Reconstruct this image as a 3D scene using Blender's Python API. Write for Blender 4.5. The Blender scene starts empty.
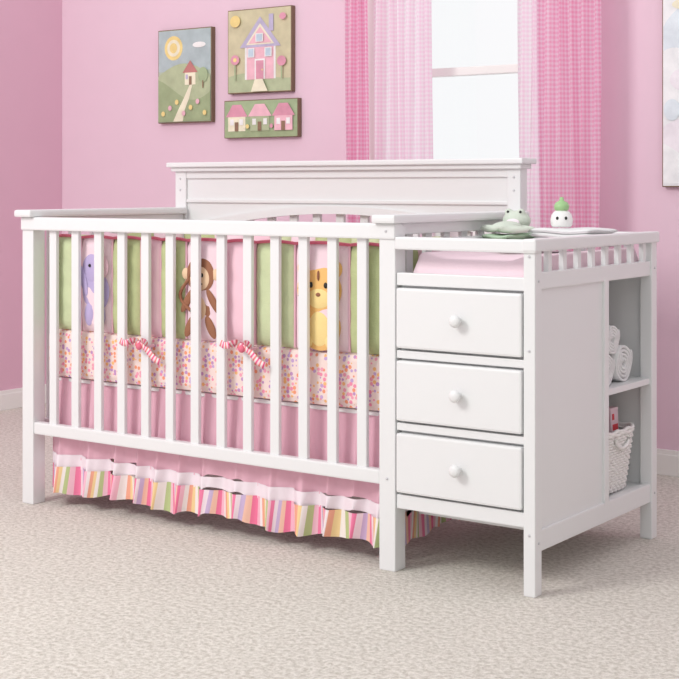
import bpy, bmesh, math, random
from mathutils import Vector, Matrix, Euler
random.seed(4)
S = bpy.context.scene
try: S.view_settings.view_transform = 'Standard'
except Exception: pass
pi = math.pi; sin = math.sin; cos = math.cos

# ------------------------------------------------------------ materials
def mat(name, col, rough=0.5, bump=0.0, bscale=100.0, var=0.0, vscale=8.0, sheen=0.0, spec=0.4, trans=0.0):
    m = bpy.data.materials.new(name); m.use_nodes = True
    nt = m.node_tree; b = nt.nodes['Principled BSDF']
    b.inputs['Base Color'].default_value = (*col, 1)
    b.inputs['Roughness'].default_value = rough
    b.inputs['Specular IOR Level'].default_value = spec
    if sheen: b.inputs['Sheen Weight'].default_value = sheen
    tc = nt.nodes.new('ShaderNodeTexCoord')
    if var:
        n = nt.nodes.new('ShaderNodeTexNoise'); n.inputs['Scale'].default_value = vscale; n.inputs['Detail'].default_value = 5
        nt.links.new(tc.outputs['Object'], n.inputs['Vector'])
        mx = nt.nodes.new('ShaderNodeMix'); mx.data_type = 'RGBA'
        mx.inputs['A'].default_value = (*[max(0, c*(1-var)) for c in col], 1)
        mx.inputs['B'].default_value = (*[min(1, c*(1+var)) for c in col], 1)
        nt.links.new(n.outputs['Fac'], mx.inputs['Factor']); nt.links.new(mx.outputs['Result'], b.inputs['Base Color'])
    if bump:
        n2 = nt.nodes.new('ShaderNodeTexNoise'); n2.inputs['Scale'].default_value = bscale; n2.inputs['Detail'].default_value = 4
        nt.links.new(tc.outputs['Object'], n2.inputs['Vector'])
        bp = nt.nodes.new('ShaderNodeBump'); bp.inputs['Strength'].default_value = bump; bp.inputs['Distance'].default_value = 0.004
        nt.links.new(n2.outputs['Fac'], bp.inputs['Height']); nt.links.new(bp.outputs['Normal'], b.inputs['Normal'])
    if trans:
        out = nt.nodes['Material Output']; tr = nt.nodes.new('ShaderNodeBsdfTranslucent'); ms = nt.nodes.new('ShaderNodeMixShader')
        tr.inputs['Color'].default_value = (*col, 1); ms.inputs['Fac'].default_value = trans
        nt.links.new(b.outputs[0], ms.inputs[1]); nt.links.new(tr.outputs[0], ms.inputs[2]); nt.links.new(ms.outputs[0], out.inputs['Surface'])
    return m

def math_node(nt, op, a, b=None):
    n = nt.nodes.new('ShaderNodeMath'); n.operation = op
    for i, v in enumerate((a, b)):
        if v is None: continue
        if isinstance(v, (int, float)): n.inputs[i].default_value = v
        else: nt.links.new(v, n.inputs[i])
    return n.outputs[0]

def stripes(name, cols, freq):
    m = mat(name, (1, 1, 1), 0.85, spec=0.1); nt = m.node_tree; b = nt.nodes['Principled BSDF']
    uv = nt.nodes.new('ShaderNodeUVMap'); sp = nt.nodes.new('ShaderNodeSeparateXYZ'); nt.links.new(uv.outputs[0], sp.inputs[0])
    f = math_node(nt, 'FRACT', math_node(nt, 'MULTIPLY', sp.outputs[0], freq))
    r = nt.nodes.new('ShaderNodeValToRGB'); r.color_ramp.interpolation = 'CONSTANT'
    e = r.color_ramp.elements
    n = len(cols)
    while len(e) < n: e.new(0.5)
    for i in range(n):
        e[i].position = i/n
    for i in range(n):
        e[i].color = (*cols[i], 1)
    nt.links.new(f, r.inputs[0]); nt.links.new(r.outputs[0], b.inputs['Base Color'])
    return m

def gingham(name, ca, cb, freq, trans):
    m = mat(name, ca, 0.9, spec=0.05, trans=trans); nt = m.node_tree
    uv = nt.nodes.new('ShaderNodeUVMap'); sp = nt.nodes.new('ShaderNodeSeparateXYZ'); nt.links.new(uv.outputs[0], sp.inputs[0])
    a = math_node(nt, 'GREATER_THAN', math_node(nt, 'FRACT', math_node(nt, 'MULTIPLY', sp.outputs[0], freq)), 0.5)
    c = math_node(nt, 'GREATER_THAN', math_node(nt, 'FRACT', math_node(nt, 'MULTIPLY', sp.outputs[1], freq)), 0.5)
    v = math_node(nt, 'MULTIPLY', math_node(nt, 'ADD', a, c), 0.5)
    mx = nt.nodes.new('ShaderNodeMix'); mx.data_type = 'RGBA'
    mx.inputs['A'].default_value = (*ca, 1); mx.inputs['B'].default_value = (*cb, 1)
    nt.links.new(v, mx.inputs['Factor'])
    nt.links.new(mx.outputs['Result'], nt.nodes['Principled BSDF'].inputs['Base Color'])
    for n in nt.nodes:
        if n.type == 'BSDF_TRANSLUCENT': nt.links.new(mx.outputs['Result'], n.inputs['Color'])
    return m

def dotted(name):
    m = mat(name, (0.9, 0.86, 0.84), 0.9, spec=0.05); nt = m.node_tree; b = nt.nodes['Principled BSDF']
    tc = nt.nodes.new('ShaderNodeTexCoord'); v = nt.nodes.new('ShaderNodeTexVoronoi'); v.inputs['Scale'].default_value = 80
    v.inputs['Randomness'].default_value = 0.7
    nt.links.new(tc.outputs['Object'], v.inputs['Vector'])
    sp = nt.nodes.new('ShaderNodeSeparateColor'); nt.links.new(v.outputs['Color'], sp.inputs[0])
    r = nt.nodes.new('ShaderNodeValToRGB'); r.color_ramp.interpolation = 'CONSTANT'; e = r.color_ramp.elements
    cols = [(0.85, 0.33, 0.20), (0.54, 0.30, 0.55), (0.85, 0.29, 0.42), (0.88, 0.50, 0.22), (0.56, 0.38, 0.64), (0.85, 0.36, 0.47)]
    while len(e) < 6: e.new(0.5)
    for i in range(6): e[i].position = i/6
    for i in range(6): e[i].color = (*cols[i], 1)
    nt.links.new(sp.outputs[0], r.inputs[0])
    lt = math_node(nt, 'LESS_THAN', v.outputs['Distance'], 0.44)
    mx = nt.nodes.new('ShaderNodeMix'); mx.data_type = 'RGBA'; mx.inputs['A'].default_value = (0.86, 0.70, 0.66, 1)
    nt.links.new(lt, mx.inputs['Factor']); nt.links.new(r.outputs[0], mx.inputs['B']); nt.links.new(mx.outputs['Result'], b.inputs['Base Color'])
    return m

def carpet_mat():
    m = bpy.data.materials.new('carpet'); m.use_nodes = True; nt = m.node_tree; b = nt.nodes['Principled BSDF']
    b.inputs['Roughness'].default_value = 0.95; b.inputs['Specular IOR Level'].default_value = 0.05
    tc = nt.nodes.new('ShaderNodeTexCoord')
    n = nt.nodes.new('ShaderNodeTexNoise'); n.inputs['Scale'].default_value = 75; n.inputs['Detail'].default_value = 5; n.inputs['Roughness'].default_value = 0.7
    nt.links.new(tc.outputs['Object'], n.inputs['Vector'])
    r = nt.nodes.new('ShaderNodeValToRGB'); e = r.color_ramp.elements
    e[0].position = 0.36; e[0].color = (0.57, 0.53, 0.465, 1); e[1].position = 0.60; e[1].color = (0.84, 0.80, 0.735, 1)
    nt.links.new(n.outputs['Fac'], r.inputs[0])
    big = nt.nodes.new('ShaderNodeTexNoise'); big.inputs['Scale'].default_value = 3.0; nt.links.new(tc.outputs['Object'], big.inputs['Vector'])
    r2 = nt.nodes.new('ShaderNodeValToRGB'); r2.color_ramp.elements[0].color = (0.90, 0.90, 0.90, 1); r2.color_ramp.elements[1].color = (1, 1, 1, 1)
    nt.links.new(big.outputs['Fac'], r2.inputs[0])
    mx = nt.nodes.new('ShaderNodeMix'); mx.data_type = 'RGBA'; mx.blend_type = 'MULTIPLY'; mx.inputs['Factor'].default_value = 1
    nt.links.new(r.outputs[0], mx.inputs['A']); nt.links.new(r2.outputs[0], mx.inputs['B']); nt.links.new(mx.outputs['Result'], b.inputs['Base Color'])
    bp = nt.nodes.new('ShaderNodeBump'); bp.inputs['Strength'].default_value = 0.7; bp.inputs['Distance'].default_value = 0.012
    nt.links.new(n.outputs['Fac'], bp.inputs['Height']); nt.links.new(bp.outputs['Normal'], b.inputs['Normal'])
    return m

WHITE = mat('white_paint', (0.775, 0.785, 0.785), 0.32, bump=0.04, bscale=60)
TRIM = mat('trim_white', (0.86, 0.85, 0.82), 0.4)
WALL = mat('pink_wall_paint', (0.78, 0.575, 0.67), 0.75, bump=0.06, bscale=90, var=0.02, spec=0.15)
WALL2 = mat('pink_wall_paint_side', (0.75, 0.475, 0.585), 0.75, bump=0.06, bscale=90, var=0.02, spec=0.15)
WALL3 = mat('neutral_block_wall_paint', (0.68, 0.66, 0.65), 0.75, spec=0.15)  # invented off-white for the added right wall, cuts pink bounce light
BOLT = mat('bolt_cap', (0.60, 0.60, 0.62), 0.35)
CARPET = carpet_mat()
PINK = mat('pink_cotton', (0.86, 0.52, 0.62), 0.9, bump=0.1, bscale=300, sheen=0.2, spec=0.05, trans=0.15)
WCOT = mat('white_cotton', (0.86, 0.77, 0.82), 0.9, bump=0.1, bscale=300, spec=0.05)
STR = stripes('striped_cotton', [(0.82,0.20,0.34),(0.86,0.48,0.58),(0.86,0.78,0.78),(0.82,0.38,0.27),(0.84,0.62,0.32),(0.86,0.80,0.76),(0.48,0.56,0.27),(0.84,0.52,0.60),(0.82,0.22,0.37),(0.85,0.72,0.77),(0.58,0.45,0.66),(0.86,0.54,0.42)], 7.6)
TIE = stripes('striped_ribbon', [(0.85,0.15,0.30),(0.95,0.65,0.70),(0.8,0.25,0.25),(0.9,0.75,0.75)], 45)
PIPE = mat('red_piping', (0.72, 0.16, 0.24), 0.8)
DOT = dotted('dotted_sheet')
GREEN = mat('green_plush', (0.49, 0.54, 0.29), 0.95, bump=0.4, bscale=220, var=0.12, vscale=30, spec=0.05)
LGREEN = mat('light_green_plush', (0.58, 0.64, 0.40), 0.95, bump=0.4, bscale=220, var=0.1, vscale=30, spec=0.05)
BPINK = mat('bumper_pink', (0.85, 0.57, 0.65), 0.95, bump=0.3, bscale=220, var=0.05, spec=0.05)
BCREAM = mat('bumper_pale_pink', (0.85, 0.66, 0.72), 0.95, bump=0.3, bscale=220, spec=0.05)
LAV = mat('lavender_plush', (0.48, 0.40, 0.64), 0.95, bump=0.3, bscale=200)
ORANGE = mat('orange_plush', (0.84, 0.50, 0.18), 0.95, bump=0.3, bscale=200)
YEL = mat('yellow_plush', (0.88, 0.68, 0.30), 0.95, bump=0.3, bscale=200)
BROWN = mat('brown_plush', (0.32, 0.14, 0.08), 0.95, bump=0.3, bscale=200)
TAN = mat('tan_plush', (0.80, 0.57, 0.38), 0.95, bump=0.3, bscale=200)
BLACK = mat('black_thread', (0.02, 0.02, 0.02), 0.6)
CGING = gingham('curtain_gingham', (0.97, 0.80, 0.89), (0.93, 0.50, 0.68), 60, 0.6)
CSHEER_LIT = gingham('curtain_sheer_backlit', (0.98, 0.93, 0.96), (0.97, 0.78, 0.88), 60, 0.75)  # paler gingham, window backlight put into the sheer's colour
PAD = mat('changing_pad_cover', (0.86, 0.68, 0.74), 0.9, bump=0.2, bscale=200, spec=0.05)
TOWEL = mat('terry_towel', (0.84, 0.85, 0.85), 0.95, bump=0.7, bscale=350, spec=0.05)
MINT = mat('mint_plush', (0.64, 0.70, 0.61), 0.95, bump=0.5, bscale=250, spec=0.05)
MINT2 = mat('mint_blanket', (0.47, 0.62, 0.45), 0.95, bump=0.5, bscale=250, spec=0.05)
WICK = mat('white_wicker', (0.84, 0.83, 0.81), 0.5)
CAPG = mat('green_plastic', (0.35, 0.58, 0.27), 0.3)
WPLA = mat('white_plastic', (0.86, 0.86, 0.84), 0.25)
REDP = mat('red_print', (0.75, 0.06, 0.08), 0.4)
CANV = mat('canvas_edge', (0.22, 0.15, 0.10), 0.8)

# ------------------------------------------------------------ geometry helpers
def link(o, parent=None):
    S.collection.objects.link(o)
    if parent: o.parent = parent
    return o
def empty(name, loc=(0, 0, 0)):
    o = bpy.data.objects.new(name, None); o.location = loc; o.empty_display_size = 0.1
    S.collection.objects.link(o); return o
def mesh_obj(name, verts, faces, mats, parent=None, smooth=False, fm=None, uvs=None, recalc=False):
    me = bpy.data.meshes.new(name); me.from_pydata([tuple(v) for v in verts], [], faces)
    if not isinstance(mats, (list, tuple)): mats = [mats]
    for m in mats: me.materials.append(m)
    if recalc:
        bm = bmesh.new(); bm.from_mesh(me); bmesh.ops.recalc_face_normals(bm, faces=bm.faces[:]); bm.to_mesh(me); bm.free()
    if fm:
        for p, i in zip(me.polygons, fm): p.material_index = i
    if smooth:
        for p in me.polygons: p.use_smooth = True
    if uvs:
        l = me.uv_layers.new(name='UVMap')
        for p in me.polygons:
            for li in p.loop_indices: l.data[li].uv = uvs[me.loops[li].vertex_index]
    me.update()
    return link(bpy.data.objects.new(name, me), parent)
def boxes(name, lst, m, parent=None, bev=0.003):
    bm = bmesh.new()
    for b in lst:
        x0, x1, y0, y1, z0, z1 = b
        r = bmesh.ops.create_cube(bm, size=1)
        bmesh.ops.scale(bm, vec=(x1-x0, y1-y0, z1-z0), verts=r['verts'])
        bmesh.ops.translate(bm, vec=((x0+x1)/2, (y0+y1)/2, (z0+z1)/2), verts=r['verts'])
    if bev: bmesh.ops.bevel(bm, geom=bm.edges[:], offset=bev, segments=2, affect='EDGES', profile=0.6)
    me = bpy.data.meshes.new(name); bm.to_mesh(me); bm.free(); me.materials.append(m)
    return link(bpy.data.objects.new(name, me), parent)
def lathe(prof, seg=32, axis='Z', loc=(0, 0, 0)):
    vs, fs = [], []
    for r, h in prof:
        for i in range(seg):
            a = 2*pi*i/seg
            if axis == 'Z': vs.append((loc[0]+r*cos(a), loc[1]+r*sin(a), loc[2]+h))
            elif axis == 'Y': vs.append((loc[0]+r*cos(a), loc[1]+h, loc[2]+r*sin(a)))
            else: vs.append((loc[0]+h, loc[1]+r*cos(a), loc[2]+r*sin(a)))
    for j in range(len(prof)-1):
        for i in range(seg):
            k = (i+1) % seg; fs.append((j*seg+i, j*seg+k, (j+1)*seg+k, (j+1)*seg+i))
    return vs, fs
def tube(pts, r, closed=False, seg=8):
    vs, fs = [], []; n = len(pts); P = [Vector(p) for p in pts]
    for i in range(n):
        t = (P[(i+1) % n]-P[(i-1) % n]) if closed else (P[min(i+1, n-1)]-P[max(i-1, 0)])
        t.normalize(); up = Vector((0, 0, 1)) if abs(t.z) < 0.9 else Vector((0, 1, 0))
        a = t.cross(up).normalized(); b = t.cross(a)
        for k in range(seg): vs.append(P[i]+a*r*cos(2*pi*k/seg)+b*r*sin(2*pi*k/seg))
    for i in range(n if closed else n-1):
        j = (i+1) % n
        for k in range(seg):
            l = (k+1) % seg; fs.append((i*seg+k, i*seg+l, j*seg+l, j*seg+k))
    return vs, fs
def merge(parts):
    V, F = [], []
    for v, f in parts:
        o = len(V); V += list(v); F += [tuple(i+o for i in q) for q in f]
    return V, F
def ellipsoid(c, r, rot=(0, 0, 0), seg=20, rings=12):
    R = Euler(rot).to_matrix(); vs, fs = [], []
    for j in range(rings+1):
        th = pi*j/rings
        for i in range(seg):
            a = 2*pi*i/seg
            vs.append(Vector(c)+R @ Vector((r[0]*sin(th)*cos(a), r[1]*sin(th)*sin(a), r[2]*cos(th))))
    for j in range(rings):
        for i in range(seg):
            k = (i+1) % seg; fs.append((j*seg+i, (j+1)*seg+i, (j+1)*seg+k, j*seg+k))
    return vs, fs
def blob(name, ells, m, parent, vox=0.003):
    v, f = merge([ellipsoid(*e) for e in ells])
    o = mesh_obj(name, v, f, m, parent, True)
    bm = bmesh.new(); bm.from_mesh(o.data); bmesh.ops.remove_doubles(bm, verts=bm.verts, dist=1e-6); bm.to_mesh(o.data); bm.free()
    md = o.modifiers.new('r', 'REMESH'); md.mode = 'VOXEL'; md.voxel_size = vox; md.use_smooth_shade = True
    s = o.modifiers.new('s', 'SMOOTH'); s.iterations = 4
    return o
def flat(name, pts, y, th, m, parent, dome=0.0):
    n = len(pts); cx = sum(p[0] for p in pts)/n; cz = sum(p[1] for p in pts)/n
    vs = [(p[0], y, p[1]) for p in pts]+[(cx+(p[0]-cx)*.85, y-th*.8, cz+(p[1]-cz)*.85) for p in pts]+[(cx, y-th, cz)]
    fs = [(i, (i+1) % n, n+(i+1) % n, n+i) for i in range(n)]+[(n+i, n+(i+1) % n, 2*n) for i in range(n)]
    return mesh_obj(name, vs, fs, m, parent, dome > 0)
def ell(cx, cz, rx, rz, n=28, rot=0):
    return [(cx+rx*cos(2*pi*i/n)*cos(rot)-rz*sin(2*pi*i/n)*sin(rot), cz+rx*cos(2*pi*i/n)*sin(rot)+rz*sin(2*pi*i/n)*cos(rot)) for i in range(n)]

# ------------------------------------------------------------ room
boxes('floor', [(-3.40, 3.1, -4.2, 1.75, -0.05, 0.0)], CARPET, bev=0)
WX0, WX1, WZ0, WZ1 = -1.52, -0.70, 0.80, 2.15
boxes('wall_back', [(-3.42, WX0, 1.6, 1.74, 0, 2.5), (WX1, 3.1, 1.6, 1.74, 0, 2.5), (WX0, WX1, 1.6, 1.74, 0, WZ0), (WX0, WX1, 1.6, 1.74, WZ1, 2.5)], WALL, bev=0)
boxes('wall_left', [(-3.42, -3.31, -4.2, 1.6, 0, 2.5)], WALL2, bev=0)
boxes('light_block_wall_right', [(3.0, 3.1, -4.2, 1.6, 0, 2.5)], WALL3, bev=0)  # unseen wall, added to block light from the open right side
boxes('baseboard_back', [(-3.31, 3.0, 1.585, 1.6, 0, 0.072), (-3.31, 3.0, 1.589, 1.6, 0.07, 0.088)], TRIM, bev=0.002)
boxes('baseboard_left', [(-3.31, -3.295, -4.2, 1.585, 0, 0.072), (-3.31, -3.299, -4.2, 1.585, 0.07, 0.088)], TRIM, bev=0.002)
boxes('baseboard_right', [(2.985, 3.0, -4.2, 1.585, 0, 0.088)], TRIM, bev=0.002)

win = empty('window_1')
def P(o, parent): o.parent = parent; return o
MR = 1.445
P(boxes('casing', [(WX0-0.06, WX0, 1.585, 1.605, WZ0-0.05, WZ1+0.06), (WX1, WX1+0.06, 1.585, 1.605, WZ0-0.05, WZ1+0.06),
    (WX0-0.06, WX1+0.06, 1.582, 1.605, WZ1, WZ1+0.07), (WX0-0.08, WX1+0.08, 1.555, 1.62, WZ0-0.03, WZ0)], TRIM), win)
P(boxes('sash', [(WX0, WX0+0.045, 1.64, 1.68, WZ0, WZ1), (WX1-0.045, WX1, 1.64, 1.68, WZ0, WZ1), (WX0, WX1, 1.64, 1.68, WZ0, WZ0+0.05),
    (WX0, WX1, 1.64, 1.68, WZ1-0.05, WZ1), (WX0, WX1, 1.635, 1.68, MR-0.016, MR+0.016)], TRIM), win)
gm = bpy.data.materials.new('window_glass'); gm.use_nodes = True; nt = gm.node_tree
g = nt.nodes.new('ShaderNodeBsdfGlossy'); g.inputs['Roughness'].default_value = 0.02; t = nt.nodes.new('ShaderNodeBsdfTransparent'); t.inputs[0].default_value = (0.97, 0.985, 0.98, 1)
ms = nt.nodes.new('ShaderNodeMixShader'); ms.inputs[0].default_value = 0.05
nt.links.new(t.outputs[0], ms.inputs[1]); nt.links.new(g.outputs[0], ms.inputs[2]); nt.links.new(ms.outputs[0], nt.nodes['Material Output'].inputs[0])
P(mesh_obj('glass', [(WX0+.04, 1.66, WZ0+.04), (WX1-.04, 1.66, WZ0+.04), (WX1-.04, 1.66, WZ1-.04), (WX0+.04, 1.66, WZ1-.04)], [(0, 1, 2, 3)], gm), win)

def curtain(name, x0, x1, y, z0, z1, folds, amp, m, seed=0):
    rnd = random.Random(seed); nu, nv = folds*16, 30
    ph = [rnd.uniform(-.8, .8) for _ in range(folds+2)]; am = [rnd.uniform(.6, 1.2) for _ in range(folds+2)]
    vs, fs, uv = [], [], []; 
    for j in range(nv+1):
        z = z0+(z1-z0)*j/nv; L = 0; pv = None
        for i in range(nu+1):
            f = i/nu*folds; k = int(min(f, folds-1e-6)); w = f-k
            a = am[k]*(1-w)+am[k+1]*w; p = ph[k]*(1-w)+ph[k+1]*w
            x = x0+(x1-x0)*(i/nu); yy = y+amp*a*sin(2*pi*f+p+0.25*sin(z*2+k))
            x += 0.006*sin(z*3+f*2)
            if pv: L += math.hypot(x-pv[0], yy-pv[1])
            pv = (x, yy); vs.append((x, yy, z)); uv.append((L, z))
    for j in range(nv):
        for i in range(nu):
            a = j*(nu+1)+i; fs.append((a, a+1, a+nu+2, a+nu+1))
    return mesh_obj(name, vs, fs, m, None, True, uvs=uv)
cu = empty('window_curtain')
for o in (curtain('gathered_panel', -1.575, -1.47, 1.46, 0.02, 2.25, 3, 0.024, CGING, 1), curtain('sheer_panel', -1.475, -1.21, 1.49, 0.02, 2.25, 6, 0.020, CSHEER_LIT, 2)): o.parent = cu  # strip in front of the window gets the painted-in backlight
cu2 = empty('window_curtain.001')
for o in (curtain('backlit_sheer_panel_b', -0.84, -0.735, 1.49, 0.02, 2.25, 3, 0.018, CSHEER_LIT, 5), curtain('gathered_panel_b', -0.735, -0.50, 1.45, 0.02, 2.25, 5, 0.026, CGING, 7)): o.parent = cu2  # inner strip again in the paler, backlit colour
v, f = tube([(-1.80, 1.47, 2.27), (-0.38, 1.47, 2.27)], 0.012, seg=16); v2, f2 = merge([(v, f), ellipsoid((-1.81, 1.47, 2.27), (.025,)*3), ellipsoid((-.37, 1.47, 2.27), (.025,)*3),
    tube([(-1.75, 1.6, 2.27), (-1.75, 1.47, 2.27)], .008), tube([(-.43, 1.6, 2.27), (-.43, 1.47, 2.27)], .008)])
mesh_obj('curtain_rod', v2, f2, TRIM, None, True)

# ------------------------------------------------------------ crib with changing table
crib = empty('crib_with_changing_table')
B = lambda n, l, b=0.003: boxes(n, l, WHITE, crib, b)
B('headboard_posts', [(-1.81, -1.76, .72, .765, 0, 1.066), (-.465, -.42, .72, .765, 0, 1.066)])
B('headboard_cap', [(-1.832, -.40, .695, .79, 1.070, 1.087), (-1.82, -.412, .707, .778, 1.055, 1.072)], .004)
n = 48; vs = []; xa, xb = -1.76, -.465; xc = (xa+xb)/2; hw = (xb-xa)/2
def archz(x, base=.845, rise=.07):
    t = abs(x-xc)/hw; return base+rise*cos(t*pi/2)
for i in range(n+1):
    x = xa+(xb-xa)*i/n; za = archz(x)
    for (y, z) in ((.73, za), (.73, 1.06), (.752, 1.06), (.752, za)): vs.append((x, y, z))
fs = []
for i in range(n):
    a = i*4
    for k in range(4): l = (k+1) % 4; fs.append((a+k, a+l, a+4+l, a+4+k))
mesh_obj('headboard_panel', vs, fs, WHITE, crib)
vs = []; fs = []
for i in range(n+1):
    x = xa+(xb-xa)*i/n; za = archz(x)
    for (y, z) in ((.718, za-.004), (.718, za+.022), (.745, za+.022), (.745, za-.004)): vs.append((x, y, z))
for i in range(n):
    a = i*4
    for k in range(4): l = (k+1) % 4; fs.append((a+k, a+l, a+4+l, a+4+k))
mesh_obj('headboard_arch_moulding', vs, fs, WHITE, crib)
B('headboard_panel_frame', [(-1.76, -.465, .722, .74, 1.030, 1.062), (-1.76, -.465, .722, .74, .945, .957)], .003)
B('headboard_slats', [(-1.68+.0965*i-.016, -1.68+.0965*i+.016, .738, .752, .25, archz(-1.68+.0965*i)+.01) for i in range(13)])
B('headboard_lower_rail', [(-1.76, -.465, .735, .76, .22, .26)])
B('front_posts', [(-1.81, -1.76, 0, .05, 0, .9), (-.45, -.40, 0, .05, 0, .9)])
B('front_rails', [(-1.812, -.398, -.006, .034, .864, .905), (-1.76, -.45, .002, .03, .222, .26)], .005)
B('front_slats', [(-.512-.0975*i-.0155, -.512-.0975*i+.0155, .009, .023, .25, .87) for i in range(13)], .003)
B('end_caps', [(-1.826, -1.752, -.022, .722, .905, .928), (-.462, -.388, -.022, .722, .905, .928)], .007)
B('end_rails', [(-1.80, -1.77, .05, .72, .875, .905), (-1.80, -1.77, .05, .72, .222, .26), (-.44, -.41, .05, .72, .875, .905), (-.44, -.41, .05, .72, .222, .26)])
B('end_slats', [(x-.007, x+.007, .05+.096*i-.016+.05, .05+.096*i+.066, .25, .88) for i in range(7) for x in (-1.785, -.425)])
B('mattress_support', [(-1.75, -.46, .06, .71, .388, .40)])
XR = .006
B('changer_posts', [(-.026, XR, 0, .036, 0, .862), (-.030, XR, .708, .745, 0, .862), (-.398, -.365, .70, .72, 0, .86)])
B('changer_top_rails', [(-.398, XR+.004, -.006, .026, .838, .871), (-.026, XR+.006, -.008, .752, .842, .873), (-.398, -.020, .722, .75, .838, .871), (-.398, -.378, .02, .73, .838, .862)], .005)
B('changer_lower_rails', [(-.398, -.02, .004, .026, .745, .778), (-.022, .001, .03, .715, .748, .79), (-.398, -.03, .722, .742, .745, .79), (-.398, -.02, .004, .026, .556, .577), (-.398, -.02, .004, .026, .369, .389), (-.398, -.02, .004, .026, .166, .203), (-.022, .001, .03, .715, .105, .158)])
B('changer_spindles', [(-.018, -.004, .10+.083*i-.010, .10+.083*i+.010, .785, .848) for i in range(8)]+[(-.36+.07*i-.01, -.36+.07*i+.01, .73, .742, .785, .848) for i in range(5)], .002)
B('changer_deck', [(-.398, -.02, .02, .73, .755, .772)])
B('changer_carcass', [(-.396, -.016, .024, .43, .17, .75)], .002)
B('changer_side_panel', [(-.02, -.006, .03, .42, .15, .76), (-.022, .002, .405, .432, .15, .76)], .002)
B('changer_back_panel', [(-.396, -.03, .728, .74, .12, .76), (-.398, -.385, .43, .73, .12, .76)], .001)
B('changer_shelves', [(-.39, -.001, .43, .73, .44, .457), (-.39, -.004, .10, .73, .135, .152)], .002)
for i, (z0, z1) in enumerate(((.581, .741), (.393, .553), (.207, .365))):
    B('drawer_%d' % (i+1), [(-.394, -.029, -.006, .02, z0+.002, z1-.002)], .006)
    pr = [(0.0, -.036), (.008, -.0355), (.0145, -.032), (.0165, -.027), (.0145, -.022), (.009, -.018), (.007, -.012), (.0095, -.006), (.0095, -.004)]
    v, f = lathe(pr, 24, 'Y', (-.205, 0, (z0+z1)/2+.003)); mesh_obj('drawer_knob_%d' % (i+1), v, f, WHITE, crib, True)
bl = []
for (x, z) in ((-.010, .83), (-.010, .60), (-.010, .15), (-.425, .885), (-.425, .24)):
    v, f = lathe([(0, -.002), (.0032, -.002), (.0038, 0.001)], 12, 'Y', (x, 0 if x > -.1 or z < .5 else -.006, z)); bl.append((v, f))
for (y, z) in ((.018, .77), (.018, .13), (.727, .77), (.727, .13)):
    v, f = lathe([(0, .002), (.0032, .002), (.0038, -.001)], 12, 'X', (XR, y, z)); bl.append((v, f))
for x in (-.442, -1.785):
    for z in (.99, 1.03):
        v, f = lathe([(0, -.002), (.0035, -.002), (.004, .001)], 12, 'Y', (x, .72, z)); bl.append((v, f))
v, f = merge(bl); mesh_obj('bolts', v, f, BOLT, crib, True)

# ------------------------------------------------------------ mattress
boxes('crib_mattress', [(-1.745, -.465, .045, .705, .401, .552)], DOT, bev=.02)

# ------------------------------------------------------------ bumper
bump = empty('crib_bumper')
BY = .058
def pillow(name, x0, x1, y, z0, z1, th, m, axis='X', nu=14, nv=18):
    vs, fs, uv = [], [], []
    for side in (-1, 1):
        for j in range(nv+1):
            for i in range(nu+1):
                a = i/nu; b = j/nv
                t = th*max(0, (1-abs(2*a-1)**3.0))**.5*max(0, (1-abs(2*b-1)**8))**.5
                t += 0.0015*sin(b*23+a*9+x0*50)*(1 if 0 < i < nu and 0 < j < nv else 0)
                p = x0+(x1-x0)*a
                q = z0+(z1-z0)*b+.004*sin(a*pi)*(1 if b > .5 else 0)
                vs.append((p, y+side*t, q) if axis == 'X' else (y+side*t, p, q))
    N = (nu+1)*(nv+1)
    for s in range(2):
        for j in range(nv):
            for i in range(nu):
                a = s*N+j*(nu+1)+i; q = (a, a+1, a+nu+2, a+nu+1); fs.append(q if s == 0 else q[::-1])
    return mesh_obj(name, vs, fs, m, bump, True)
pan = [(-1.742, -1.60, LGREEN), (-1.60, -1.465, BCREAM), (-1.465, -1.345, GREEN), (-1.345, -1.265, BPINK), (-1.265, -1.165, GREEN), (-1.165, -1.02, BCREAM),
       (-1.02, -.905, BPINK), (-.905, -.765, LGREEN), (-.765, -.58, BCREAM), (-.58, -.468, GREEN)]
for k, (a, b, m) in enumerate(pan):
    pillow('front_panel_%d' % k, a, b, BY, .553, .842, .021, m)
    pillow('back_panel_%d' % k, a, b, .69, .556, .842, .018, pan[(k+4) % 10][2])
for k in range(4):
    y0 = .085+k*.148
    pillow('left_end_panel_%d' % k, y0, y0+.146, -1.735, .556, .842, .016, [LGREEN, BPINK, GREEN, BCREAM][k], 'Y')
    pillow('right_end_panel_%d' % k, y0, y0+.146, -.478, .556, .842, .016, [GREEN, BPINK, LGREEN, BPINK][k], 'Y')
pts = []
for k, (a, b, m) in enumerate(pan):
    for i in range(10): pts.append((a+(b-a)*i/10, BY-.003, .843+.005*sin(pi*i/10)))
pts.append((-.468, BY-.003, .843)); v, f = tube(pts, .0045); mesh_obj('front_piping', v, f, PIPE, bump, True)
v, f = merge([tube([(a, BY-.006, .555+.285*j/10) for j in range(11)], .0035) for (a, b, m) in pan[1:]]); mesh_obj('seam_piping', v, f, PINK, bump, True)
FY = BY-.0205
SC = 1.0
def ap(n, pts, m, lift=0):
    pts = [(cx+(a-cx)*SC, cz+(b-cz)*SC) for a, b in pts]
    return flat(n, pts, FY+.003-lift*.0022, .0035, m, bump, 1)
cx, cz = -1.525, .69; SC = 1.1
ap('elephant_body', ell(cx, cz-.01, .052, .058), LAV); ap('elephant_head', ell(cx-.01, cz+.055, .040, .040), LAV, 1)
ap('elephant_ear', ell(cx+.03, cz+.06, .022, .032), BPINK, 2); ap('elephant_trunk', ell(cx-.045, cz+.02, .012, .045, rot=.3), LAV, 2)
for s in (-.025, .022): ap('elephant_leg%d' % (s > 0), ell(cx+s, cz-.075, .017, .032), LAV, 1)
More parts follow.
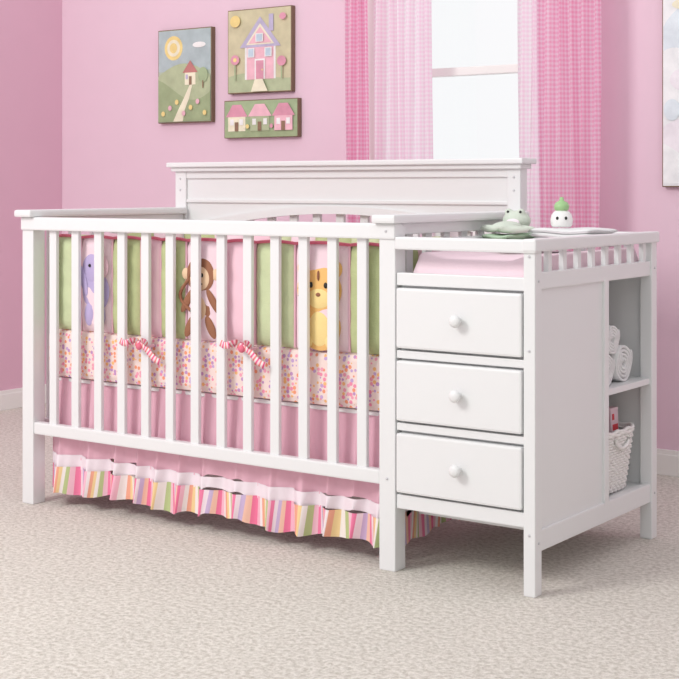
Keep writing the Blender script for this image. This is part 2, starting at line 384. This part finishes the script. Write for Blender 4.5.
ap('elephant_eye', ell(cx-.018, cz+.062, .004, .005), BLACK, 3)
cx, cz = -1.10, .71; SC = 1.15
ap('monkey_body', ell(cx, cz-.055, .036, .052), BROWN); ap('monkey_belly', ell(cx, cz-.055, .02, .033), TAN, 1)
ap('monkey_head', ell(cx, cz+.03, .046, .046), BROWN, 1); ap('monkey_face', ell(cx, cz+.022, .033, .032), TAN, 2)
for s in (-1, 1):
    ap('monkey_ear_%d' % s, ell(cx+s*.049, cz+.032, .014, .015), TAN, 0); ap('monkey_eye_%d' % s, ell(cx+s*.01, cz+.03, .004, .006), BLACK, 3)
    ap('monkey_leg_%d' % s, ell(cx+s*.034, cz-.10, .013, .032, rot=s*.5), BROWN, 1); ap('monkey_arm_%d' % s, ell(cx+s*.042, cz-.035, .011, .038, rot=s*.6), BROWN, 1)
ap('monkey_smile', ell(cx, cz+.008, .012, .003), BLACK, 3)
v, f = tube([(cx-.035-.03*sin(i/12*4.5)-.03*i/12, FY-.001, cz-.07+.11*i/12) for i in range(13)], .005); mesh_obj('monkey_tail', v, f, BROWN, bump, True)
cx, cz = -.672, .69; SC = 1.18
ap('tiger_body', ell(cx, cz-.06, .060, .056), ORANGE); ap('tiger_belly', ell(cx, cz-.065, .032, .042), YEL, 1)
ap('tiger_head', ell(cx, cz+.025, .064, .054), ORANGE, 1); ap('tiger_muzzle', ell(cx, cz+.005, .034, .024), YEL, 2)
for s in (-1, 1):
    ap('tiger_ear_%d' % s, ell(cx+s*.046, cz+.074, .018, .020), ORANGE, 0); ap('tiger_inner_ear_%d' % s, ell(cx+s*.046, cz+.074, .010, .012), BPINK, 1)
    ap('tiger_eye_%d' % s, ell(cx+s*.021, cz+.036, .005, .007), BLACK, 3); ap('tiger_paw_%d' % s, ell(cx+s*.036, cz-.095, .018, .018), YEL, 2)
    for q in range(2): ap('tiger_stripe_%d_%d' % (s, q), ell(cx+s*.048, cz+.03-q*.018, .012, .003, rot=-s*.3), BROWN, 3)
ap('tiger_nose', ell(cx, cz+.014, .007, .005), BROWN, 3); ap('tiger_brow', ell(cx, cz+.058, .003, .012), BROWN, 3)
for q in range(3): ap('tiger_flank_%d' % q, ell(cx+.045, cz-.035-q*.018, .012, .003), BROWN, 2)

def ribbon(pts, w):
    vs, uv, fs = [], [], []; L = 0
    for i, p in enumerate(pts):
        if i: L += (Vector(p)-Vector(pts[i-1])).length
        a = pts[min(i+1, len(pts)-1)]; b = pts[max(i-1, 0)]; t = Vector(a)-Vector(b); nrm = Vector((-t.z, 0, t.x)).normalized()
        for s in (-1, 1): vs.append(Vector(p)+nrm*w*s*.5); uv.append((L, s))
    for i in range(len(pts)-1): fs.append((2*i, 2*i+1, 2*i+3, 2*i+2))
    return vs, fs, uv
def bow(name, x, z):
    V, F, U = [], [], []
    def add(p, w):
        v, f, u = ribbon(p, w); o = len(V); V.extend(v); U.extend(u); F.extend([tuple(i+o for i in q) for q in f])
    for s in (-1, 1):
        add([(x+s*(.040*t if t < 1 else .040*(2-t)), -.008-.012*sin(pi*t/2), z+.004+.014*sin(pi*t)*(1 if t < 1 else -1)) for t in [i/8 for i in range(17)]], .016)
        add([(x+s*(.080*t), -.010-.006*sin(pi*t), z+(-.040*t**1.5 if s > 0 else .004+.010*t)+.006*sin(6*t)) for t in [i/10 for i in range(11)]], .019)
    o = mesh_obj(name, V, F, TIE, bump, True, uvs=U); md = o.modifiers.new('s', 'SOLIDIFY'); md.thickness = .002
    v, f = ellipsoid((x, -.014, z), (.011, .009, .011)); mesh_obj(name+'_knot', v, f, PIPE, bump, True)
    v, f = tube([(x+.022*cos(2*pi*i/20), .016+.022*sin(2*pi*i/20), z) for i in range(20)], .004, True); mesh_obj(name+'_loop', v, f, PINK, bump, True)
bow('tie_bow_a', -1.292, .530); bow('tie_bow_b', -.9020, .548)

# ------------------------------------------------------------ dust ruffle
path = [(-1.742, .69), (-1.742, .064), (-.468, .064), (-.468, .69)]
samples = []
def seg_pts(a, b, step=.004):
    L = math.dist(a, b); n = max(2, int(L/step)); return [(a[0]+(b[0]-a[0])*i/n, a[1]+(b[1]-a[1])*i/n) for i in range(n+1)]
for (a, b, nr) in ((path[0], path[1], (-1, 0)), (path[1], path[2], (0, -1)), (path[2], path[3], (1, 0))):
    for p in seg_pts(a, b): samples.append((p, nr))
acc = [0]
for i in range(1, len(samples)): acc.append(acc[-1]+math.dist(samples[i][0], samples[i-1][0]))
rnd = random.Random(9); K = [rnd.uniform(0, 6.28) for _ in range(6)]
def wav(s): return .75*sin(s*62+1.6*sin(s*9+K[0])+K[1])+.25*sin(s*40+1.5*sin(s*7+K[2]))+.15*sin(s*150+K[3])
def hemz(s): return .05+.008*sin(s*15+K[4])+.005*sin(s*62+K[1])
def skirt(name, zt, zb, m, off0, off1, a0, a1, ph=0):
    nv = 14; vs, fs, uv = [], [], []
    for j in range(nv+1):
        for (p, nr), s in zip(samples, acc):
            k = j/nv; hb = zb+(hemz(s)-.05)
            z = zt+(hb-zt)*k; off = off0+(off1-off0)*k; am = a0+(a1-a0)*k
            d = off+am*wav(s+ph)
            sl = .010*k*cos(s*62+1.6*sin(s*9+K[0])+K[1])
            x = p[0]+nr[0]*d+(sl if nr[1] else 0); y = p[1]+nr[1]*d+(sl if nr[0] else 0)
            x = min(max(x, -1.755), -.455)
            vs.append((x, y, z)); uv.append((s+.010*sin(s*37), z))
    n = len(samples)
    for j in range(nv):
        for i in range(n-1): a = j*n+i; fs.append((a, a+n, a+n+1, a+1))
    return mesh_obj(name, vs, fs, m, ruf, True, uvs=uv)
ruf = empty('crib_dust_ruffle')
skirt('pink_ruffle', .40, .158, PINK, 0.0, .015, .006, .016)
skirt('white_band', .162, .122, WCOT, .015, .018, .016, .019)
skirt('striped_hem', .125, .048, STR, .018, .026, .019, .025)

# ------------------------------------------------------------ changing pad and things on it
prof = []
PX0, PX1 = -.372, -.030
for i in range(41):
    t = i/40; x = PX0+(PX1-PX0)*t
    edge = min(1, min(t, 1-t)/.05); lip = max(0, 1-min(t, 1-t)/.25)
    prof.append((x, .773+.040*math.sqrt(max(0, 1-(1-edge)**2))+.018*sin(min(1, lip)*pi/2)**2*math.sqrt(max(0, 1-(1-edge)**2))))
vs, fs = [], []; ny = 30
for j in range(ny+1):
    y = .04+.675*j/ny; e = min(1, min(j, ny-j)/ny/.04); k = math.sqrt(max(0, 1-(1-e)**2))
    for (x, z) in prof: vs.append((x, y, .773+(z-.773)*k))
    for (x, z) in prof: vs.append((x, y, .773))
N = 82
for j in range(ny):
    for i in range(40):
        a = j*N+i; fs.append((a, a+1, a+N+1, a+N)); a += 41; fs.append((a, a+N, a+N+1, a+1))
mesh_obj('changing_pad', vs, fs, PAD, None, True)

def folded(name, x0, x1, y0, y1, z, layers, th, m, parent=None, seed=0):
    parts = []; nx = ny = 20
    for k in range(layers):
        V, F = [], []; ins = .003*((k+seed) % 2)
        for s in (0, 1):
            for j in range(ny+1):
                for i in range(nx+1):
                    a, b = i/nx, j/ny
                    e = max(0, 1-abs(2*a-1)**14)**.5*max(0, 1-abs(2*b-1)**14)**.5
                    zz = z+(k+.5)*th+(s-.5)*th*1.02*e
                    V.append((x0+ins+(x1-x0-2*ins)*a+.002*sin(b*8+k*2), y0+ins+(y1-y0-2*ins)*b+.002*sin(a*6+k), zz+.0025*sin(a*7+.5)*sin(b*5+1)))
        N = (nx+1)*(ny+1)
        for s in range(2):
            for j in range(ny):
                for i in range(nx): a = s*N+j*(nx+1)+i; q = (a, a+1, a+nx+2, a+nx+1); F.append(q if s else q[::-1])
        parts.append((V, F))
    v, f = merge(parts); o = mesh_obj(name, v, f, m, parent, True)
    bm = bmesh.new(); bm.from_mesh(o.data); bmesh.ops.remove_doubles(bm, verts=bm.verts, dist=1e-5); bm.to_mesh(o.data); bm.free()
    return o
folded('folded_blanket', -.368, -.275, .38, .62, .833, 3, .011, MINT2, seed=1)
fr = empty('plush_frog')
X, Y, Z = -.330, .50, .873
blob('body', [((X+.01, Y-.045, Z+.014), (.040, .055, .017)), ((X+.045, Y-.07, Z+.008), (.045, .014, .011), (0, 0, .5)), ((X-.03, Y-.075, Z+.010), (.045, .014, .011), (0, 0, -.5)),
    ((X+.035, Y-.01, Z+.009), (.045, .012, .010), (0, 0, .2)), ((X, Y+.03, Z+.030), (.042, .038, .030)), ((X-.02, Y+.02, Z+.054), (.012, .012, .012)), ((X+.02, Y+.02, Z+.054), (.012, .012, .012))], MINT, fr)
v, f = merge([ellipsoid((X-.017, Y+.009, Z+.056), (.004, .003, .004)), ellipsoid((X+.023, Y+.009, Z+.056), (.004, .003, .004))]); mesh_obj('eyes', v, f, BLACK, fr, True)
v, f = ellipsoid((X+.006, Y-.005, Z+.026), (.022, .006, .011)); mesh_obj('muzzle', v, f, WCOT, fr, True)
folded('folded_washcloth', -.262, -.07, .47, .66, .833, 4, .0125, TOWEL)
bt = empty('baby_lotion_bottle')
bx, by, bz = -.205, .565, .886
v, f = lathe([(0, 0), (.026, 0), (.030, .006), (.032, .02), (.029, .034), (.022, .044), (.013, .049), (.0, .050)], 28, 'Z', (bx, by, bz)); mesh_obj('body', v, f, WPLA, bt, True)
v, f = lathe([(.014, .046), (.020, .050), (.022, .060), (.017, .070), (.007, .075), (0.005, .085), (0, .086)], 24, 'Z', (bx, by, bz)); mesh_obj('cap', v, f, CAPG, bt, True)
v, f = merge([ellipsoid((bx+.002, by-.031, bz+.026), (.004, .003, .005)), ellipsoid((bx+.024, by-.021, bz+.026), (.004, .003, .005))]); mesh_obj('printed_eyes', v, f, BLACK, bt, True)

# ------------------------------------------------------------ shelf objects
def roll(y, z, r, x0, x1, turns=4):
    vs, fs = [], []; n = 140; nx = 12
    for i in range(n+1):
        t = i/n; rr = .006+(r-.006)*t; a = t*turns*2*pi+.6
        for j in range(nx+1): vs.append((x0+(x1-x0)*j/nx+.002*sin(a*3), y+rr*cos(a), z+rr*sin(a)))
    for i in range(n):
        for j in range(nx): a = i*(nx+1)+j; fs.append((a, a+1, a+nx+2, a+nx+1))
    return vs, fs
for k, (y, z, r) in enumerate(((.490, .503, .042), (.60, .511, .050), (.528, .582, .037))):
    v, f = roll(y, z, r, -.30, -.03); o = mesh_obj('rolled_towel' if k == 0 else 'rolled_towel.%03d' % k, v, f, TOWEL, None, True)
    md = o.modifiers.new('s', 'SOLIDIFY'); md.thickness = .007
bk = empty('wicker_basket')
def rr(cx, cy, hx, hy, n=112, e=5.0):
    out = []
    for i in range(n):
        a = 2*pi*i/n; c, s_ = cos(a), sin(a); k = (abs(c)**e+abs(s_)**e)**(-1/e); out.append((cx+hx*k*c, cy+hy*k*s_, a))
    return out
bcx, bcy, bz0, bh = -.16, .565, .154, .165
HB, HT = (.118, .10), (.136, .118)
parts = []
for k in range(21):
    t = k/20; hx = HB[0]+(HT[0]-HB[0])*t; hy = HB[1]+(HT[1]-HB[1])*t; z = bz0+.006+bh*t*.94
    pts = []
    for i, (x, y, a) in enumerate(rr(bcx, bcy, hx, hy)):
        o = .0032*cos(i*pi/2+ (k % 2)*pi); l = math.hypot(x-bcx, y-bcy); pts.append((x+(x-bcx)/l*o, y+(y-bcy)/l*o, z))
    parts.append(tube(pts, .0042, True, 6))
for i in range(0, 112, 4):
    x0, y0, a = rr(bcx, bcy, *HB)[i]; x1, y1, a = rr(bcx, bcy, *HT)[i]; parts.append(tube([(x0, y0, bz0), (x1, y1, bz0+bh)], .003, False, 6))
v, f = merge(parts); mesh_obj('woven_sides', v, f, WICK, bk, True)
v, f = merge([tube([(x, y, bz0+bh+q*.007+.0025*sin(i*.8+q*pi)) for i, (x, y, a) in enumerate(rr(bcx, bcy, HT[0]+.002, HT[1]+.002))], .0055, True, 8) for q in range(2)]); mesh_obj('braided_rim', v, f, WICK, bk, True)
b_ = rr(bcx, bcy, .116, .098, 40); mesh_obj('base', [(x, y, bz0+.003) for x, y, a in b_]+[(x, y, bz0+.008) for x, y, a in b_], [tuple(range(39, -1, -1)), tuple(range(40, 80))]+[(i, (i+1) % 40, 40+(i+1) % 40, 40+i) for i in range(40)], WICK, bk)
v, f = tube([(bcx+.142, bcy-.045*cos(pi*i/14), bz0+bh-.01-.03*sin(pi*i/14)) for i in range(15)], .005); mesh_obj('handle', v, f, WICK, bk, True)
def card(name, x, y, z, w, h, th, rz, tilt, m):
    M = Matrix.Translation((x, y, z)) @ Matrix.Rotation(rz, 4, 'Z') @ Matrix.Rotation(tilt, 4, 'X')
    o = boxes(name, [(-w/2, w/2, -th/2, th/2, 0, h)], m, bk, .003); o.matrix_local = M
    o2 = boxes(name+'_label', [(-w/2+.008, w/2-.008, -th/2-.001, -th/2+.001, h*.70, h*.78), (-w/2+.008, w/2-.03, -th/2-.001, -th/2+.001, h*.84, h*.92)], REDP if m is not REDP else WPLA, bk, 0); o2.matrix_local = M
card('wipes_packet', -.09, .53, .166, .11, .22, .03, pi/2-.1, -.08, WPLA); card('booklet', -.14, .565, .166, .12, .255, .012, pi/2+.1, .05, REDP)
card('carton', -.19, .60, .166, .10, .24, .03, pi/2, 0, WPLA); card('small_carton', -.085, .635, .166, .05, .21, .04, pi/2, -.05, BCREAM)

# ------------------------------------------------------------ wall canvases
def C(name, r, g, b): return mat('paint_'+name, (min(1, r*1.15+.03), min(1, g*1.15+.03), min(1, b*1.15+.03)), 0.75, bump=.15, bscale=60, var=.22, vscale=22, spec=.1)
pc = dict(sky=C('greygreen', .36, .42, .33), teal=C('teal', .36, .43, .44), hill=C('hill', .28, .34, .19), hill2=C('hill2', .37, .42, .26), cream=C('cream', .72, .66, .50), yellow=C('yellow', .72, .55, .22),
    red=C('red', .42, .16, .15), pink=C('pink', .70, .40, .46), lav=C('lavender', .42, .38, .52), white=C('white', .75, .74, .70), tan=C('tan', .50, .46, .30), brown=C('brown', .22, .13, .08), rose=C('rose', .58, .26, .34), blue=C('blue', .42, .52, .60), green=C('green', .30, .38, .22), pale=C('pale', .72, .74, .76), pale2=C('pale2', .60, .66, .72), pale3=C('pale3', .72, .66, .72))
def canvas(name, x0, x1, z0, z1, bg, shapes):
    e = empty(name); y = 1.575
    boxes('stretcher', [(x0, x1, y, 1.6, z0, z1)], CANV, e, .002)
    w, h = x1-x0, z1-z0
    boxes('ground_coat', [(x0+.004, x1-.004, y-.001, y, z0+.004, z1-.004)], pc[bg], e, 0)
    for i, (c, pts) in enumerate(shapes):
        yy = y-.0016-.0005*i
        vs = [(x0+w*min(max(a, .015), .985), yy, z0+h*min(max(b, .015), .985)) for a, b in pts]; n_ = len(vs)
        mesh_obj('painted_shape_%d' % i, vs, [tuple(range(n_))], pc[c], e)
def rc(a, b, c, d): return [(a, b), (c, b), (c, d), (a, d)]
def hillp(f): return [(i/20, f(i/20)) for i in range(21)]+[(1, 0), (0, 0)]
sh = [('teal', rc(0, .55, 1, 1)), ('yellow', ell(.30, .80, .17, .13)), ('cream', ell(.30, .80, .12, .09)), ('yellow', ell(.30, .80, .07, .055)), ('white', ell(.78, .82, .12, .03)), ('hill2', hillp(lambda t: .50+.13*sin(t*3.2))), ('hill', hillp(lambda t: .36+.12*sin(t*4+2))),
      ('cream', [(.30, .0), (.48, .0), (.52, .14), (.60, .26), (.66, .40), (.61, .40), (.50, .26), (.38, .12)]), ('cream', rc(.52, .40, .72, .54)), ('red', [(.48, .53), (.76, .53), (.62, .66)]), ('brown', rc(.60, .40, .65, .49)), ('lav', rc(.54, .46, .58, .51)),
      ('green', ell(.86, .50, .09, .08)), ('brown', rc(.85, .36, .87, .44))]
for i in range(7): sh += [('pink' if i % 2 else 'yellow', ell(.12+.13*i, .10+.06*(i % 3), .035, .028, 10))]
canvas('sun_and_hillside_canvas', -2.68, -2.37, 1.28, 1.69, 'sky', sh)
sh = [('hill2', hillp(lambda t: .2+.04*sin(t*5))), ('white', rc(.28, .16, .76, .56)), ('pink', rc(.31, .16, .73, .55)), ('lav', [(.20, .54), (.84, .54), (.52, .90)]), ('cream', [(.30, .57), (.74, .57), (.52, .82)]), ('pink', [(.34, .585), (.70, .585), (.52, .78)]), ('lav', rc(.66, .72, .73, .92)),
      ('white', rc(.44, .16, .60, .40)), ('rose', rc(.46, .16, .58, .38)), ('yellow', ell(.56, .27, .012, .012, 8)), ('white', rc(.33, .42, .44, .53)), ('blue', rc(.345, .43, .425, .52)), ('white', rc(.60, .42, .71, .53)), ('blue', rc(.615, .43, .695, .52)), ('white', rc(.46, .60, .58, .70)), ('blue', rc(.475, .61, .565, .69)),
      ('yellow', ell(.14, .86, .08, .07)), ('green', rc(.13, .16, .15, .36)), ('rose', ell(.14, .40, .07, .06, 12)), ('yellow', ell(.14, .40, .03, .025, 10)), ('green', rc(.86, .16, .88, .32)), ('rose', ell(.87, .36, .07, .06, 12)), ('rose', ell(.89, .88, .05, .04)), ('cream', [(.40, 0), (.66, 0), (.58, .16), (.46, .16)])]
canvas('pink_house_canvas', -2.28, -1.938, 1.395, 1.75, 'tan', sh)
sh = [('hill', hillp(lambda t: .22+.05*sin(t*9)))]
for x, w_, a, b in ((.06, .24, 'cream', 'rose'), (.37, .26, 'hill2', 'pink'), (.70, .24, 'pink', 'rose')):
    sh += [(a, rc(x, .18, x+w_, .58)), (b, [(x-.03, .56), (x+w_+.03, .56), (x+w_*.75, .88), (x+w_*.25, .88)]), ('white', rc(x+.03, .34, x+.08, .5)), ('white', rc(x+w_-.08, .34, x+w_-.03, .5)), ('brown', rc(x+w_/2-.025, .18, x+w_/2+.025, .42))]
sh += [('yellow', ell(.34, .3, .025, .06, 10)), ('rose', ell(.665, .3, .022, .06, 10))]
canvas('row_of_houses_canvas', -2.30, -1.905, 1.207, 1.367, 'green', sh)
sh = [('pale2', hillp(lambda t: .75+.1*sin(t*6))), ('pale', hillp(lambda t: .55+.1*sin(t*5+1))), ('pale3', hillp(lambda t: .28+.05*sin(t*5))), ('pale', hillp(lambda t: .16+.05*sin(t*7+2))), ('pale3', ell(.2, .5, .12, .05)), ('cream', ell(.3, .85, .2, .03)), ('pale2', ell(.1, .36, .08, .05))]
canvas('pastel_landscape_canvas', -.325, .05, 1.0, 1.74, 'pale', sh)

# ------------------------------------------------------------ lights, world, camera
w = bpy.data.worlds.new('World'); S.world = w; w.use_nodes = True
bg = w.node_tree.nodes['Background']; bg.inputs['Color'].default_value = (0.98, 0.985, 1.0, 1); bg.inputs['Strength'].default_value = 1.0
def area(name, loc, tgt, size, power, col=(1, 1, 1)):
    l = bpy.data.lights.new(name, 'AREA'); l.energy = power; l.size = size; l.color = col
    o = bpy.data.objects.new(name, l); o.location = loc; o.rotation_euler = (Vector(tgt)-Vector(loc)).to_track_quat('-Z', 'Y').to_euler(); S.collection.objects.link(o)
area('studio_softbox', (-2.0, -3.3, 3.2), (-.9, .3, .4), 1.3, 98, (1, .985, .96))
c = bpy.data.cameras.new('camera'); c.sensor_width = 36; c.clip_start = .05
c.lens = 75.6; c.shift_x = 0; c.shift_y = -.2246
co = bpy.data.objects.new('camera', c); co.location = (1.626, -3.10, 1.0); co.rotation_euler = (pi/2, 0, math.radians(35.4)); S.collection.objects.link(co); S.camera = co
